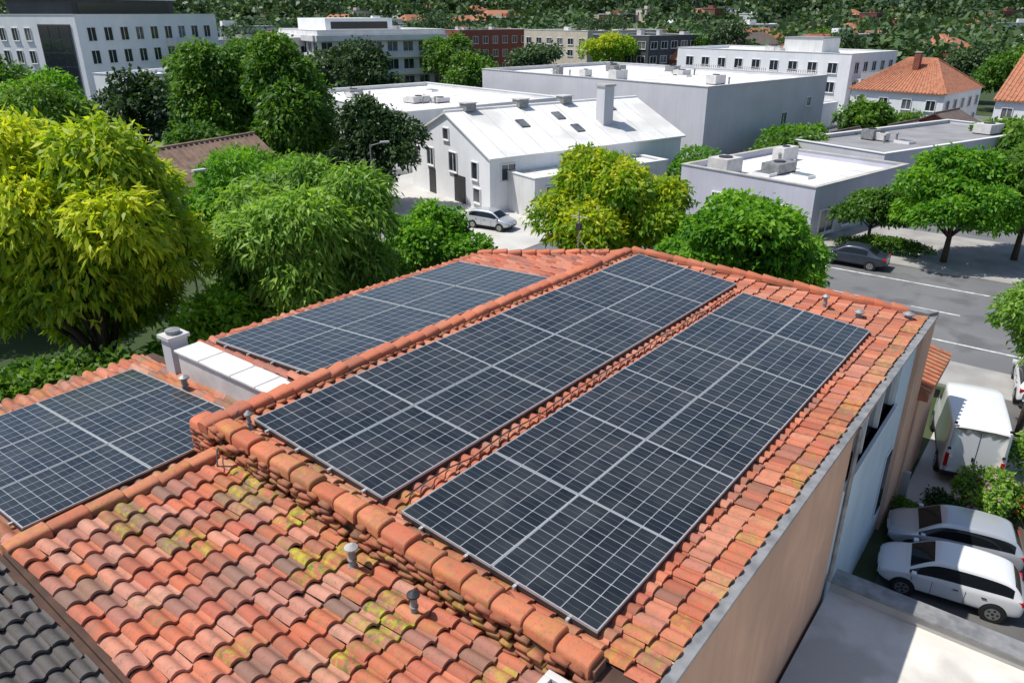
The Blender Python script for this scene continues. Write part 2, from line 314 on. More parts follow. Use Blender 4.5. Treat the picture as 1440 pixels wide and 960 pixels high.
sheet('garden_bed',-.6,3.2,21.4,24.0,-.1,.1,mat('soil',(.06,.045,.03),(.09,.07,.05),scale=3,rough=1))
E=empty('road_marking',(0,0,0),TH); m=MB()
w=-24
while w<60:
    m.box(w,w+2.2,40.3,40.44,.0,.018,PAINTW); w+=4.6
m.box(-24,60,44.35,44.47,0,.018,PAINTW); m.box(-10,60,36.4,36.52,0,.018,PAINTW)
for i in range(9): m.box(2+i*2.8,2.08+i*2.8,15.6,20.0,.0,.016,PAINTW)
m.obj('paint',E)
# ---------------------------------------------------------------- generic buildings
def wins(mg,mf,face,A,B,specs,rg):
    for (u,z,w,h) in specs:
        gm=GLASS if rg.random()<.7 else GLASS2
        def bx(M,u0,u1,z0,z1,o0,o1,mt):
            if face=='A': M.box(u0,u1,-o1,-o0,z0,z1,mt)
            else: M.box(-o1,-o0,u0,u1,z0,z1,mt)
        bx(mg,u,u+w,z,z+h,-.01,.012,gm)
        t=.07
        bx(mf,u-t,u,z-t,z+h+t,-.01,.09,FRAME); bx(mf,u+w,u+w+t,z-t,z+h+t,-.01,.09,FRAME)
        bx(mf,u,u+w,z+h,z+h+t,-.01,.10,FRAME); bx(mf,u-.1,u+w+.1,z-t-.05,z-t,-.01,.16,FRAME); bx(mf,u,u+w,z-t,z,-.01,.06,FRAME)
        if w>.9: bx(mf,u+w/2-.03,u+w/2+.03,z,z+h,.012,.04,FRAME)
def grid(u0,u1,nu,zs,w,h):
    return [(u0+(u1-u0)*(i+.5)/nu-w/2,z,w,h) for z in zs for i in range(nu)]
def flat(name,K,ang,A,B,h,wm,rm,wa=[],wb=[],par=.45,hv=2,seed=1,extra=None,cop=FRAME):
    rg=random.Random(seed); E=empty(name,(K[0],K[1],0),ang)
    m=MB(); m.box(0,A,0,B,-.3,h,wm); t=.25
    m.box(0,A,0,t,h,h+par,wm); m.box(0,A,B-t,B,h,h+par,wm); m.box(0,t,t,B-t,h,h+par,wm); m.box(A-t,A,t,B-t,h,h+par,wm); m.obj('walls',E)
    m=MB(); m.box(t,A-t,t,B-t,h,h+.06,rm)
    if rm is ROOFW:
        x=t+1.5
        while x<A-1: m.box(x,x+.08,t+.1,B-t-.1,h+.063,h+.08,SEAM); x+=2.6
    m.obj('roof',E)
    m=MB(); o=.06; z=h+par
    m.box(-o,A+o,-o,t+o,z,z+.06,cop); m.box(-o,A+o,B-t-o,B+o,z,z+.06,cop); m.box(-o,t+o,t+o,B-t-o,z,z+.06,cop); m.box(A-t-o,A+o,t+o,B-t-o,z,z+.06,cop); m.obj('coping',E)
    g=MB();f=MB(); wins(g,f,'A',A,B,wa,rg); wins(g,f,'B',A,B,wb,rg)
    if g.v: g.obj('windows',E); f.obj('window_frames',E)
    m=MB()
    for i in range(hv):
        x=rg.uniform(.12,.85)*A; y=rg.uniform(.12,.85)*B; a=rg.uniform(.35,1.2); b=rg.uniform(.35,.9); c=rg.uniform(.4,1.0)
        m.box(x-a,x+a,y-b,y+b,h+.16,h+.16+c,WMET if rg.random()<.6 else METAL)
        m.box(x-a+.1,x-a+.2,y-b,y+b,h+.05,h+.16,DMET); m.box(x+a-.2,x+a-.1,y-b,y+b,h+.05,h+.16,DMET)
        m.tube((x,y,h+.16+c),(x,y,h+.24+c),min(a,b)*.6,min(a,b)*.6,DMET,12)
        px,py=x+rg.uniform(-2,2),y+rg.uniform(-2,2)
        if .5<px<A-.5 and .5<py<B-.5:
            m.tube((px,py,h),(px,py,h+.7),.09,.09,METAL,8); m.tube((px,py,h+.7),(px,py,h+.8),.16,.1,METAL,8)
        if rg.random()<.5: 
            qx=rg.uniform(.2,.8)*A; qy=rg.uniform(.2,.8)*B; m.box(qx-.5,qx+.5,qy-.7,qy+.7,h+.05,h+.28,FRAME); m.box(qx-.4,qx+.4,qy-.6,qy+.6,h+.283,h+.31,GLASS2)
    if m.v: m.obj('roof_units',E)
    if extra: extra(E,A,B,h)
    return E
def gable(name,K,ang,A,B,h,rh,wm,rm,wa=[],wb=[],along='A',hip=0,seed=1,extra=None,over=.35,courses=False):
    rg=random.Random(seed); E=empty(name,(K[0],K[1],0),ang); m=MB()
    m.box(0,A,0,B,-.3,h,wm)
    if hip==0:
        if along=='A': m.add([(0,0,h),(0,B,h),(0,B/2,h+rh),(A,0,h),(A,B,h),(A,B/2,h+rh)],[(0,2,1),(3,4,5),(0,3,5,2),(1,2,5,4)],wm)
        else: m.add([(0,0,h),(A,0,h),(A/2,0,h+rh),(0,B,h),(A,B,h),(A/2,B,h+rh)],[(0,1,2),(3,5,4),(0,2,5,3),(1,4,5,2)],wm)
    m.obj('walls',E); m=MB(); o=over; th=.12
    if along=='A':
        k=rh/(B/2); zl=h-o*k
        pts=lambda dz:[(-o*(.6),-o,zl+dz),(A+o*.6,-o,zl+dz),(A+o*.6-hip,B/2,h+rh+dz),(-o*.6+hip,B/2,h+rh+dz),(-o*.6,B+o,zl+dz),(A+o*.6,B+o,zl+dz)]
        lo,hi=pts(.02),pts(.02+th)
    else:
        k=rh/(A/2); zl=h-o*k
        pts=lambda dz:[(-o,B+o*.6,zl+dz),(-o,-o*.6,zl+dz),(A/2,-o*.6+hip,h+rh+dz),(A/2,B+o*.6-hip,h+rh+dz),(A+o,B+o*.6,zl+dz),(A+o,-o*.6,zl+dz)]
        lo,hi=pts(.02),pts(.02+th)
    m.add(hi+lo,[(0,1,2,3),(3,2,5,4),(1,5,2),(0,3,4)][:4 if hip else 2]+[(6,7,8,9),(9,8,11,10),(0,6,7,1),(4,5,11,10)]+([] if hip else [(1,7,8,2),(2,8,11,5),(0,3,9,6),(3,4,10,9)]),rm)
    if courses:  # barrel rows running down the two visible planes
        P=[Vector(q) for q in hi]
        def rows(a,b,c,d,n):
            for i in range(n):
                t=(i+.5)/n; p=a.lerp(b,t); q=d.lerp(c,t); m.tube(p,q,.09,.09,rm,5,False)
        L1=(P[1]-P[0]).length; rows(P[0],P[1],P[2],P[3],int(L1/.42))
        if not hip: rows(P[4],P[5],P[2],P[3],int(L1/.42))
    m.obj('roof',E)
    a,b=hi[3],hi[2]; m=MB(); m.tube(a,b,.13,.13,rm,8); 
    if hip:
        for p,q in ((hi[0],hi[3]),(hi[4],hi[3]),(hi[1],hi[2]),(hi[5],hi[2])): m.tube(p,q,.11,.11,rm,6)
    m.obj('ridge',E)
    g=MB();f=MB(); wins(g,f,'A',A,B,wa,rg); wins(g,f,'B',A,B,wb,rg)
    if g.v: g.obj('windows',E); f.obj('window_frames',E)
    if extra: extra(E,A,B,h,rh)
    return E
def ang(x,y): return math.atan2(y,x)
def xt(E,A,B,h,rh):
    m=MB()
    k=rh/(B/2)
    zr=lambda y:h+k*min(y,B-y)+.14
    m.box(12.6,13.6,2.2,3.2,h,h+4.1,GREYW); m.box(12.5,13.7,2.1,3.3,h+4.1,h+4.25,CONC)
    for (x,y) in ((5,3),(9,3.6),(9.5,1.7),(15,4.2)):
        m.hexa([(x,y,zr(y)),(x+.8,y,zr(y)),(x+.8,y+1,zr(y+1)),(x,y+1,zr(y+1)),(x,y,zr(y)+.1),(x+.8,y,zr(y)+.1),(x+.8,y+1,zr(y+1)+.1),(x,y+1,zr(y+1)+.1)],GLASS2)
    for x in (1.5,6.5,11): 
        m.box(x,x+.9,B/2-.5,B/2+.5,h+rh+.1,h+rh+.65,METAL); m.box(x-.08,x+.98,B/2-.58,B/2+.58,h+rh+.65,h+rh+.73,WMET)
    x=1.2
    while x<19:
        m.hexa([(x,-.3,zr(-.3)),(x+.07,-.3,zr(-.3)),(x+.07,B/2-.2,zr(B/2-.2)),(x,B/2-.2,zr(B/2-.2)),(x,-.3,zr(-.3)+.03),(x+.07,-.3,zr(-.3)+.03),(x+.07,B/2-.2,zr(B/2-.2)+.03),(x,B/2-.2,zr(B/2-.2)+.03)],SEAM); x+=1.8
    m.box(-.05,-.01,3.4,5.0,0,2.1,DMET); m.box(-.05,-.01,8,9,0,2.0,DMET)
    m.box(3.4,6.4,-.05,-.01,0,2.0,DFRAME)
    m.obj('chimney_and_skylights',E)
gable('white_gabled_workshop',(-1.6,54.7),ang(.82,.57),19.5,12,4.0,2.5,WHITE,ROOFW,wb=[(1.6,2.2,.8,1.2),(4.6,2.3,1.1,1.4),(8.2,2.3,1.0,1.3),(10.6,2.4,.7,1.0),(1.3,.5,.9,1.0),(5.7,4.6,.8,.8)],wa=[(1,2.3,1.2,1.1),(8,2.2,1.2,1.1),(11,2.2,1.2,1.1)],extra=xt,seed=3)
flat('garage_annex',(1.6,52.8),ang(.82,.57),13,3.6,2.7,WHITE2,ROOFW,wa=[(1,.1,2.6,2.1),(5,.9,1.4,1.1)],par=.2,hv=0)
flat('white_roof_warehouse',(-9.5,70.5),ang(.75,.66),20,25,4.9,WHITE2,ROOFW,wb=grid(2,22,8,[2.3],1.3,1.2),wa=grid(1,10,4,[2.6],1.4,1.2),hv=5,seed=5)
flat('grey_warehouse',(18.7,75.6),ang(.75,.66),23,34,6.6,GREYW,ROOFW,hv=8,seed=6,wa=[(14,2,1.1,1.6),(19,4,.9,.9)],wb=[(20,3.5,1.6,1.2)],cop=WMET)
def balc(E,A,B,h):
    m=MB()
    for z in (2.7,5.3):
        m.box(1.0,7.5,-1.3,-.02,z-.15,z,WMET); m.box(1.0,7.5,-1.3,-1.24,z+.85,z+.92,FRAME)
        for i in range(22): m.box(1.0+i*.305,1.05+i*.305,-1.29,-1.25,z,z+.85,FRAME)
        for (a,b) in ((4,9),(12,17),(20,25)):
            m.box(-1.2,-.02,a,b,z-.15,z,WMET); m.box(-1.2,-1.14,a,b,z+.85,z+.92,FRAME)
            for i in range(int((b-a)/.35)): m.box(-1.19,-1.15,a+i*.35,a+i*.35+.05,z,z+.85,DFRAME)
    m.box(4.1,4.35,-1.3,-1.05,0,5.2,FRAME); m.box(.98,1.2,-1.3,-1.05,0,5.2,FRAME)
    m.box(3,8,6,12,h,h+2.2,WHITE2); m.box(2.9,8.1,5.9,12.1,h+2.2,h+2.35,ROOFG)
    m.obj('balconies',E)
flat('white_apartment_block',(46.0,108.9),ang(.75,.66),14,29,8.0,WHITE,ROOFW,wa=grid(0.5,13.5,5,[1.0,3.4,5.9],1.2,1.4),wb=grid(1,28,9,[1.0,3.4,5.9],1.3,1.3),hv=4,seed=7,extra=balc)
flat('dark_office_block',(25,148),ang(.75,.66),16,14,9.3,DARKW,ROOFG,wa=grid(0,15,5,[2,5,7.5],1.8,1.2),wb=grid(0,13,4,[5,7.5],1.8,1.2),hv=3,seed=8)
flat('white_office_block',(16,172),ang(.75,.66),26,20,9.6,BEIGE,ROOFW,wa=grid(0,26,9,[2,5,7.3],1.6,1.3),wb=grid(0,20,6,[5,7.3],1.6,1.2),hv=4,seed=9)
def glz(E,A,B,h):
    m=MB()
    m.box(-.12,0,1.0,6.6,3.6,12.2,DFRAME)
    for i in range(5):
        for j in range(3): m.box(-.16,-.12,1.15+j*1.83,2.85+j*1.83,3.8+i*1.68,5.35+i*1.68,GLASS)
    m.box(2,A-6,2.5,B-1,h,h+2.3,DARKW); m.box(1.6,A-5.6,2.1,B-.6,h+2.3,h+2.5,WMET)
    m.box(3,A-7,2.44,2.49,h+.6,h+1.9,GLASS)
    for z in (3.3,6.3,9.3): m.box(15,21,-1.3,-.02,z-.15,z+.9,WHITE2)
    m.obj('stair_glazing_and_penthouse',E)
flat('white_apartment_tower',(-55.5,104),ang(.35,.94),26,15,12.9,WHITE,ROOFG,wa=grid(.8,25,9,[1.4,4.4,7.4,10.2],1.3,1.6),wb=grid(7.5,14.5,3,[1.4,4.4,7.4,10.2],1.0,1.5),hv=3,seed=10,extra=glz)
flat('white_low_apartments',(-42,90),ang(.45,.89),16,8,6.6,WHITE,ROOFW,wa=grid(.5,15.5,5,[1,3.9],1.8,1.5),wb=grid(.5,7.5,2,[1,3.9],2.0,1.5),hv=2,seed=11)
flat('white_low_apartments',(-50,132),ang(.6,.8),22,14,9,WHITE2,ROOFW,wa=grid(.5,21.5,7,[1,3.9,6.6],1.8,1.4),wb=grid(.5,13.5,4,[1,3.9,6.6],1.8,1.4),hv=3,seed=12)
def bands(E,A,B,h):
    m=MB()
    for z in (3.2,6.2,9.2):
        m.box(-.5,A,-.9,-.02,z-.2,z+.75,WHITE2); m.box(-.9,-.02,-.02,B,z-.2,z+.75,WHITE2)
    m.box(3,A-9,4,B-4,h,h+2.4,WHITE); m.box(4,A-10,3.95,4,h+.6,h+1.8,GLASS)
    m.obj('balcony_bands',E)
flat('grey_apartment_block',(-34,142),ang(.85,.53),25,24,10.3,WHITE2,ROOFW,wa=grid(0,25,8,[1,4,7.1],2.0,1.7),wb=grid(0,24,8,[1,4,7.1],2.0,1.7),hv=4,seed=13,extra=bands)
flat('red_brick_block',(-12,188),ang(.8,.6),20,14,9.5,BRICK,ROOFG,wa=grid(0,20,7,[1,4,7],1.4,1.5),wb=grid(0,14,4,[1,4,7],1.4,1.5),hv=3,seed=14)
flat('lavender_corner_shop',(19,47.0),ang(.77,.64),12.5,10.5,3.0,LAV,ROOFW,wa=[(1,.4,1.8,1.5),(4,.5,1.2,1.5),(8,.5,1.8,1.4)],wb=[(1.5,.9,1.1,1.1),(6.5,.9,1.1,1.1)],hv=3,seed=15,par=.5,cop=CONC)
flat('grey_flat_roof_shop',(28.5,58.5),ang(.85,.53),24,9,3.3,GREYW,ROOFG,wa=grid(0,24,6,[.8],1.8,1.4),hv=3,seed=16,par=.35)
def chim(E,A,B,h,rh):
    m=MB(); m.box(A*.3,A*.3+.7,B*.45,B*.45+.7,h,h+rh+.9,BRICK); m.box(A*.3-.06,A*.3+.76,B*.45-.06,B*.45+.76,h+rh+.9,h+rh+1.0,CONC); m.obj('chimney',E)
gable('tiled_house',(50.5,92),ang(.72,.69),13,11,4.9,3.3,WHITE,FARTILE,wa=grid(0,13,5,[.8,2.9],1,1.1),wb=grid(0,11,4,[.8,2.9],1,1.1),along='B',hip=4,extra=chim,courses=True)
gable('tiled_house',(60.5,79),ang(.72,.69),17,10.5,4.9,5.2,WHITE,FARTILE,wa=grid(0,17,5,[.8,2.9],1,1.1),wb=grid(0,10.5,4,[.8,2.9],1,1.1),along='B',hip=0,extra=chim,courses=True)
gable('old_tiled_cottage',(-19.5,46),ang(.5,.87),8,6.5,3.4,2.2,WHITE2,mat('weathered_tiles',(.30,.20,.15),(.2,.13,.1),scale=2,bump=1,bscale=6),wa=grid(0,8,3,[1.2],1,1.1),along='A',courses=True)
gable('tiled_house',(32,150),ang(.72,.69),11,10,5.5,2.5,BRICK,FARTILE,wa=grid(0,11,4,[1,3.5],1,1.2),wb=grid(0,10,3,[1,3.5],1,1.2),hip=3)
gable('tiled_house',(62,158),ang(.72,.69),14,12,6.5,3,WHITE2,FARTILE,wa=grid(0,14,4,[1,3.8],1,1.2),wb=grid(0,12,3,[1,3.8],1,1.2),hip=3)
gable('brown_shed',(31,69),ang(.75,.66),5,5,2.4,1.0,BRICK,BROWNR)
gable('brown_shed',(38,74),ang(.75,.66),6,4,2.4,1.0,WHITE2,BROWNR)
gable('brown_shed',(46,80),ang(.75,.66),6,5,2.6,1.2,BRICK,BROWNR)
flat('white_shed',(36,96),ang(.75,.66),8,4,2.6,WHITE,ROOFW,hv=0)
# distant houses
rg=random.Random(21)
for i in range(150):
    y=rg.uniform(175,470) if i<105 else rg.uniform(450,640); x=rg.uniform(-.78,.78)*y
    if y<215 and -50<x<60: continue
    z=hill(x,y); m=MB(); A=rg.uniform(9,24); B=rg.uniform(8,14); h=rg.choice([4,5.5,6,6.4,8,9.5]); wm=rg.choice([WHITE,WHITE2,WHITE,BEIGE,BRICK,GREYW,BEIGE]); 
    m.box(0,A,0,B,-3,h,wm)
    if h>6.5 or rg.random()<.25: m.box(-.2,A+.2,-.2,B+.2,h,h+.3,ROOFW if rg.random()<.45 else ROOFG); m.box(A*.3,A*.5,B*.3,B*.6,h+.3,h+1.8,wm)
    else:
        rm=rg.choice([FARTILE,FARTILE,BROWNR]); k=min(3,A/3)
        m.add([(-.4,-.4,h),(A+.4,-.4,h),(A+.4,B+.4,h),(-.4,B+.4,h),(k,B/2,h+3),(A-k,B/2,h+3)],[(0,1,5,4),(1,2,5),(2,3,4,5),(3,0,4),(0,3,2,1)],rm)
    nz=max(1,int(h/2.9))
    for q in range(nz):
        nu=int(A/2.6)
        for u in range(nu): m.box(A*(u+.5)/nu-.5,A*(u+.5)/nu+.5,-.05,0,.9+q*2.9,2.3+q*2.9,GLASS)
        nu=int(B/2.8)
        for u in range(nu): m.box(-.05,0,B*(u+.5)/nu-.5,B*(u+.5)/nu+.5,.9+q*2.9,2.3+q*2.9,GLASS)
    o=m.obj('distant_house'); o.location=(x,y,z); o.rotation_euler=(0,0,rg.uniform(.5,1.0) if rg.random()<.8 else rg.uniform(0,1.5))
# distant tree mass
rng=np.random.default_rng(55); VV=[];AA=[]
pts=[]
for i in range(950):
    y=165+rng.random()*500; x=(rng.random()*2-1)*.8*y
    if y<205 and -60<x<75: continue
    r=4+rng.random()*4; pts.append((x,y,r,100))
for i in range(900):
    y=480+rng.random()*420; x=(rng.random()*2-1)*.8*y; pts.append((x,y,8+rng.random()*6,75))
for (x,y,r,n) in pts:
    z=hill(x,y)+r*.7; lob=mklobes(rng,(x,y,z),(r,r,r*.85),5,.5); tn=rng.random()*.5-.2
    V,a=leaves(rng,lob,n,1.2+y*.0034,.8,1,.1,.05); VV.append(V);AA.append(np.clip(a*.6+.2+tn,0,1))
V=np.concatenate(VV);a=np.concatenate(AA)
npmesh('distant_trees',V,np.arange(len(V)).reshape(-1,4),[L_FAR],{'rnd':a})
# ---------------------------------------------------------------- main tiled building
B=empty('tiled_roof_building',(0,0,0),TH)
zA=lambda w,s:6.40-.0275*s-.0896*w
zD=lambda w,s:7.28-.0275*s+.05*(w+10.6)
zF=lambda w,s:6.83-.095*(w+10.25)-.0275*(s-5.75)
zC=lambda w,s:6.50+.05*(w+10.4)
zK=lambda w,s:zF(w,s)-.05
def sfar(w): 
    return 21.5+(w+3.0)*.24 if w>-10.6 else 19.67+(w+10.6)*.62
def tiles(name,w0,w1,s0,s1,zf,dr,mt,tw=.27,tl=.36,clip=None,moss=None,seed=1,bh=.06):
    rng=np.random.default_rng(seed); K=11; a=np.linspace(0,1,K)
    pr=np.where(a<.68,bh*np.sin(np.pi*np.clip(a/.68,0,1))**.7,-.014*np.sin(np.pi*(a-.68)/.32))
    V=[];F=[];rn=[];mo=[]; o=0
    ni=int((s1-s0)/tw+.01); nj=int((w1-w0)/tl)+1
    for j in range(nj):
        for i in range(ni):
            ss=s0+i*tw; wu=(w0+j*tl) if dr>0 else (w1-j*tl)
            wl=wu+dr*tl*1.1
            if dr>0: wl=min(wl,w1+.05)
            else: wl=max(wl,w0-.05)
            if clip and not clip((wu+wl)/2,ss+tw/2): continue
            jz,js,jt=rng.normal()*.006,rng.normal()*.008,rng.normal()*.009; jw=rng.normal()*.014
            s=ss+a*tw*1.04+js; cv=-dr*.022*(2*a-1)**2
            for (wq,dz,sk,sc) in ((wu,0,0,.92),(wl+jw,.052,jt,1.06),(wl+jw,.014,jt,1.0)):
                for q in range(K): V.append((wq+(cv[q] if dz else 0),s[q]+sk,zf(wq,s[q])+.02+pr[q]*sc+dz+jz))
            for q in range(K-1):
                f=(o+q,o+q+1,o+K+q+1,o+K+q); F.append(f if dr<0 else f[::-1])
                f=(o+K+q,o+K+q+1,o+2*K+q+1,o+2*K+q); F.append(f if dr<0 else f[::-1])
            r=rng.random(); mm=moss(wu,ss,rng) if moss else 0
            rn+=[r]*(3*K); mo+=[mm]*(3*K); o+=3*K
    ob=npmesh(name,V,F,[mt],{'rnd':rn,'moss':mo},B,smooth=True)
    es=ob.modifiers.new('es','EDGE_SPLIT'); es.split_angle=math.radians(50); return ob
def mossF(w,s,r):
    v=0
    for (a,b,q,k) in ((-9.3,5.3,.8,1),(-8.3,5.1,.5,.9),(-7.4,4.8,.6,1),(-7.0,5.3,.5,.9),(-6.0,4.7,.6,.9),(-5.6,4.0,.5,.8),(-8.9,3.9,.45,.7),(-4.4,4.9,.4,.7),(-6.8,3.3,.4,.6),(-9.9,3.6,.5,.8)):
        d=math.hypot(w-a,(s-b)); v=max(v,k*(1-d/q))
    return min(1,max(0,v*1.8*(.4+.9*r.random())+(r.random()-.75)*.8))
tiles('main_slope_tiles',-10.45,-2.55,5.9,21.6,zA,1,TILE,clip=lambda w,s:s<sfar(w)-.1,moss=lambda w,s,r:(.5*r.random() if (s<6.6 or w>-3.2) else .1*r.random()),seed=1)
tiles('rear_slope_tiles',-14.5,-10.65,7.75,19.6,zD,-1,TILE,clip=lambda w,s:s<sfar(w)-.1,seed=2)
tiles('front_slope_tiles',-10.1,-2.55,2.36,5.601,zF,1,TILE2,moss=mossF,seed=3,tw=.27,bh=.07)
tiles('side_slope_tiles',-16.4,-10.5,1.2,7.6,zC,-1,TILE2,seed=4,moss=lambda w,s,r:.3*r.random())
tiles('grey_neighbour_tiles',-11.0,-2.55,-3,2.25,zK,1,DTILE,tw=.2,tl=.34,seed=5,bh=.045)
m=MB()
m.prism([(-10.6,5.6),(-2.5,5.6),(-2.5,21.55),(-10.6,19.6)],lambda w,s:zA(w,s)-.3,zA,UNDER)
m.prism([(-14.6,7.7),(-10.603,7.7),(-10.603,19.6),(-14.6,17.1)],lambda w,s:zD(w,s)-.3,zD,UNDER)
m.slab(-10.3,-2.5,2.3,5.597,zF,-.3,0,UNDER); m.slab(-16.5,-10.61,-3,7.697,zC,-.3,0,UNDER); m.slab(-10.6,-2.5,-3,2.297,zK,-.3,0,UNDER)
m.obj('roof_deck',B)
m=MB()
m.prism([(-14.5,7.75),(-10.62,7.75),(-10.62,19.45),(-14.5,17.0)],-.2,lambda w,s:zD(w,s)-.3,TAN)
m.prism([(-16.3,-3),(-10.62,-3),(-10.62,7.74),(-16.3,7.74)],-.2,lambda w,s:zC(w,s)-.3,TAN)
m.prism([(-10.61,-3),(-2.9,-3),(-2.9,5.58),(-10.61,5.58)],-.2,5.5,TAN)
m.prism([(-10.61,5.585),(-2.9,5.585),(-2.9,21.3),(-10.61,19.5)],-.2,lambda w,s:zA(w,s)-.3,TAN)
zt=lambda s:zA(-2.5,s)+.02
def rw(s0,s1,z0,z1,w1,mt):
    f=lambda z,s: zt(s) if z is None else z
    m.hexa([(-2.895,s0,f(z0,s0)),(w1,s0,f(z0,s0)),(w1,s1,f(z0,s1)),(-2.895,s1,f(z0,s1)),(-2.895,s0,f(z1,s0)),(w1,s0,f(z1,s0)),(w1,s1,f(z1,s1)),(-2.895,s1,f(z1,s1))],mt)
m.hexa([(-2.895,-3,-.2),(-2.4,-3,-.2),(-2.4,5.58,-.2),(-2.895,5.58,-.2),(-2.895,-3,5.6),(-2.4,-3,5.6),(-2.4,5.58,5.6),(-2.895,5.58,5.6)],TAN)
m.hexa([(-2.495,-3,5.603),(-2.4,-3,5.603),(-2.4,5.58,5.603),(-2.495,5.58,5.603),(-2.495,-3,zt(-3)),(-2.4,-3,zt(-3)),(-2.4,5.58,zt(5.58)),(-2.495,5.58,zt(5.58))],TAN)
rw(5.585,14.0,-.2,None,-2.4,TAN)
rw(14.003,20.3,6.0,None,-2.4,TAN); rw(20.303,21.9,-.2,None,-2.36,TAN)
rw(14.003,20.3,-.2,4.75,-2.46,SHADEW); rw(14.003,14.3,4.753,5.997,-2.46,SHADEW); rw(18.6,20.3,4.753,5.997,-2.46,SHADEW)
m.obj('walls',B)
m=MB(); m.box(-2.8,-2.6,14.3,18.6,4.753,5.997,GLASS)
for q in (14.32,15.7,17.1,18.5): m.box(-2.6,-2.5,q,q+.08,4.756,5.99,FRAME)
m.box(-2.6,-2.38,14.2,18.7,4.66,4.75,FRAME); m.box(-2.6,-2.5,14.41,18.49,5.92,5.99,FRAME)
m.box(-2.455,-2.43,19.2,19.9,1.0,3.0,FRAME); m.box(-2.43,-2.41,19.28,19.82,1.1,2.9,GLASS)
m.obj('side_windows',B)
m=MB()
m.hexa([(-2.50,-3,zt(-3)),(-2.37,-3,zt(-3)),(-2.33,21.95,zt(21.95)),(-2.50,21.95,zt(21.95)),(-2.50,-3,zt(-3)+.05),(-2.37,-3,zt(-3)+.05),(-2.33,21.95,zt(21.95)+.05),(-2.50,21.95,zt(21.95)+.05)],METAL)
m.tube((-2.33,14.1,6.2),(-2.33,14.1,2.5),.05,.05,METAL,8)
m.hexa([(-2.52,21.55,zt(21)),(-2.34,21.9,zt(21)),(-6.5,20.95,zA(-6.5,21)+.0),(-6.5,20.7,zA(-6.5,21)+.0),(-2.52,21.55,zt(21)+.12),(-2.34,21.9,zt(21)+.12),(-6.5,20.95,zA(-6.5,21)+.1),(-6.5,20.7,zA(-6.5,21)+.1)],METAL)
m.obj('metal_coping',B)
def caps(name,p0,p1,wd,ln,ht,mt,seed,mossy=0,jit=1):
    rng=np.random.default_rng(seed); p0=np.array(p0,float);p1=np.array(p1,float); d=p1-p0; D=np.linalg.norm(d); d/=D
    sd=np.array([-d[1],d[0],0]); sd/=np.linalg.norm(sd); n=int(D/ln); ln=D/n; V=[];F=[];rn=[];mo=[];o=0
    K=13; th=np.linspace(0,np.pi,K)
    for i in range(n):
        c=p0+d*ln*(i+rng.normal()*.02*jit); r=rng.random(); ya=rng.normal()*.04*jit; up=rng.normal()*.011*jit; tl=rng.normal()*.02*jit; wj=1+rng.normal()*.03
        secs=[(.0,.97,-.01),(.015,1.0,0),(ln*.9,.88,-.022),(ln*1.03,.80,-.04)]
        for (t,sc,dz) in secs:
            for q in range(K):
                cx=np.cos(th[q]); sx=np.sin(th[q]); x=np.sign(cx)*abs(cx)**.66*wd/2*sc*wj; z=abs(sx)**.6*ht*sc+dz+up+tl*t
                if q in (0,K-1): z-=.05
                V.append(c+d*t+sd*(x+ya*t)+np.array([0,0,z]))
        for k in range(3):
            for q in range(K-1): F.append((o+k*K+q,o+(k+1)*K+q,o+(k+1)*K+q+1,o+k*K+q+1))
        for k in (0,3):
            b=o+k*K
            for q in range((K-1)//2):
                f=(b+q,b+q+1,b+K-2-q,b+K-1-q); F.append(f if k==0 else f[::-1])
        rn+=[r]*(4*K); mo+=[mossy*rng.random()]*(4*K); o+=4*K
    ob=npmesh(name,V,F,[mt],{'rnd':rn,'moss':mo},B,smooth=True); es=ob.modifiers.new('es','EDGE_SPLIT'); es.split_angle=math.radians(40)
zr=lambda s:zA(-10.55,s)
caps('main_ridge_tiles',(-10.6,19.65,zr(19.7)+.09),(-10.6,5.5,zr(5.5)+.09),.34,.42,.13,CAP,1)
caps('verge_cap_tiles',(-3.15,5.72,zA(-3.1,5.7)+.13),(-10.4,5.72,zA(-10.4,5.7)+.13),.36,.46,.14,CAP,2,mossy=.3,jit=1.1)
caps('far_verge_tiles',(-10.5,19.75,zr(19.7)+.12),(-3.0,21.5,zA(-3,21.5)+.10),.28,.42,.13,CAP,3)
caps('far_verge_tiles_rear',(-10.7,19.6,zD(-10.6,19.6)+.08),(-14.5,17.25,zD(-14.5,17.2)+.08),.28,.42,.13,CAP,4)
caps('front_ridge_tiles',(-10.28,5.5,zF(-10.25,5.5)+.03),(-10.28,2.35,zF(-10.25,2.3)+.03),.30,.48,.12,CAP,5,mossy=.3)
caps('side_ridge_tiles',(-10.45,2.2,zC(-10.4,1)+.02),(-10.45,-2.9,zC(-10.4,1)+.02),.3,.5,.13,CAP,6)
caps('rear_eave_tiles',(-14.45,8.2,zD(-14.5,8)+.05),(-14.45,17.0,zD(-14.5,17)+.05),.22,.44,.08,CAP,7)
m=MB()
m.hexa([(-10.73,5.6,zr(5)-.2),(-10.46,5.6,zr(5)-.2),(-10.46,19.6,zr(19.6)-.2),(-10.73,19.6,zr(19.6)-.2),(-10.73,5.6,zr(5.6)+.10),(-10.46,5.6,zr(5.6)+.10),(-10.46,19.6,zr(19.6)+.10),(-10.73,19.6,zr(19.6)+.10)],MORTAR)
m.hexa([(-10.75,5.6,6.1),(-3.1,5.6,5.7),(-3.1,5.86,5.7),(-10.75,5.86,6.1)]+[(w,s,zA(w,5.7)+.14) for w,s in ((-10.75,5.6),(-3.1,5.6),(-3.1,5.86),(-10.75,5.86))],MORTAR)
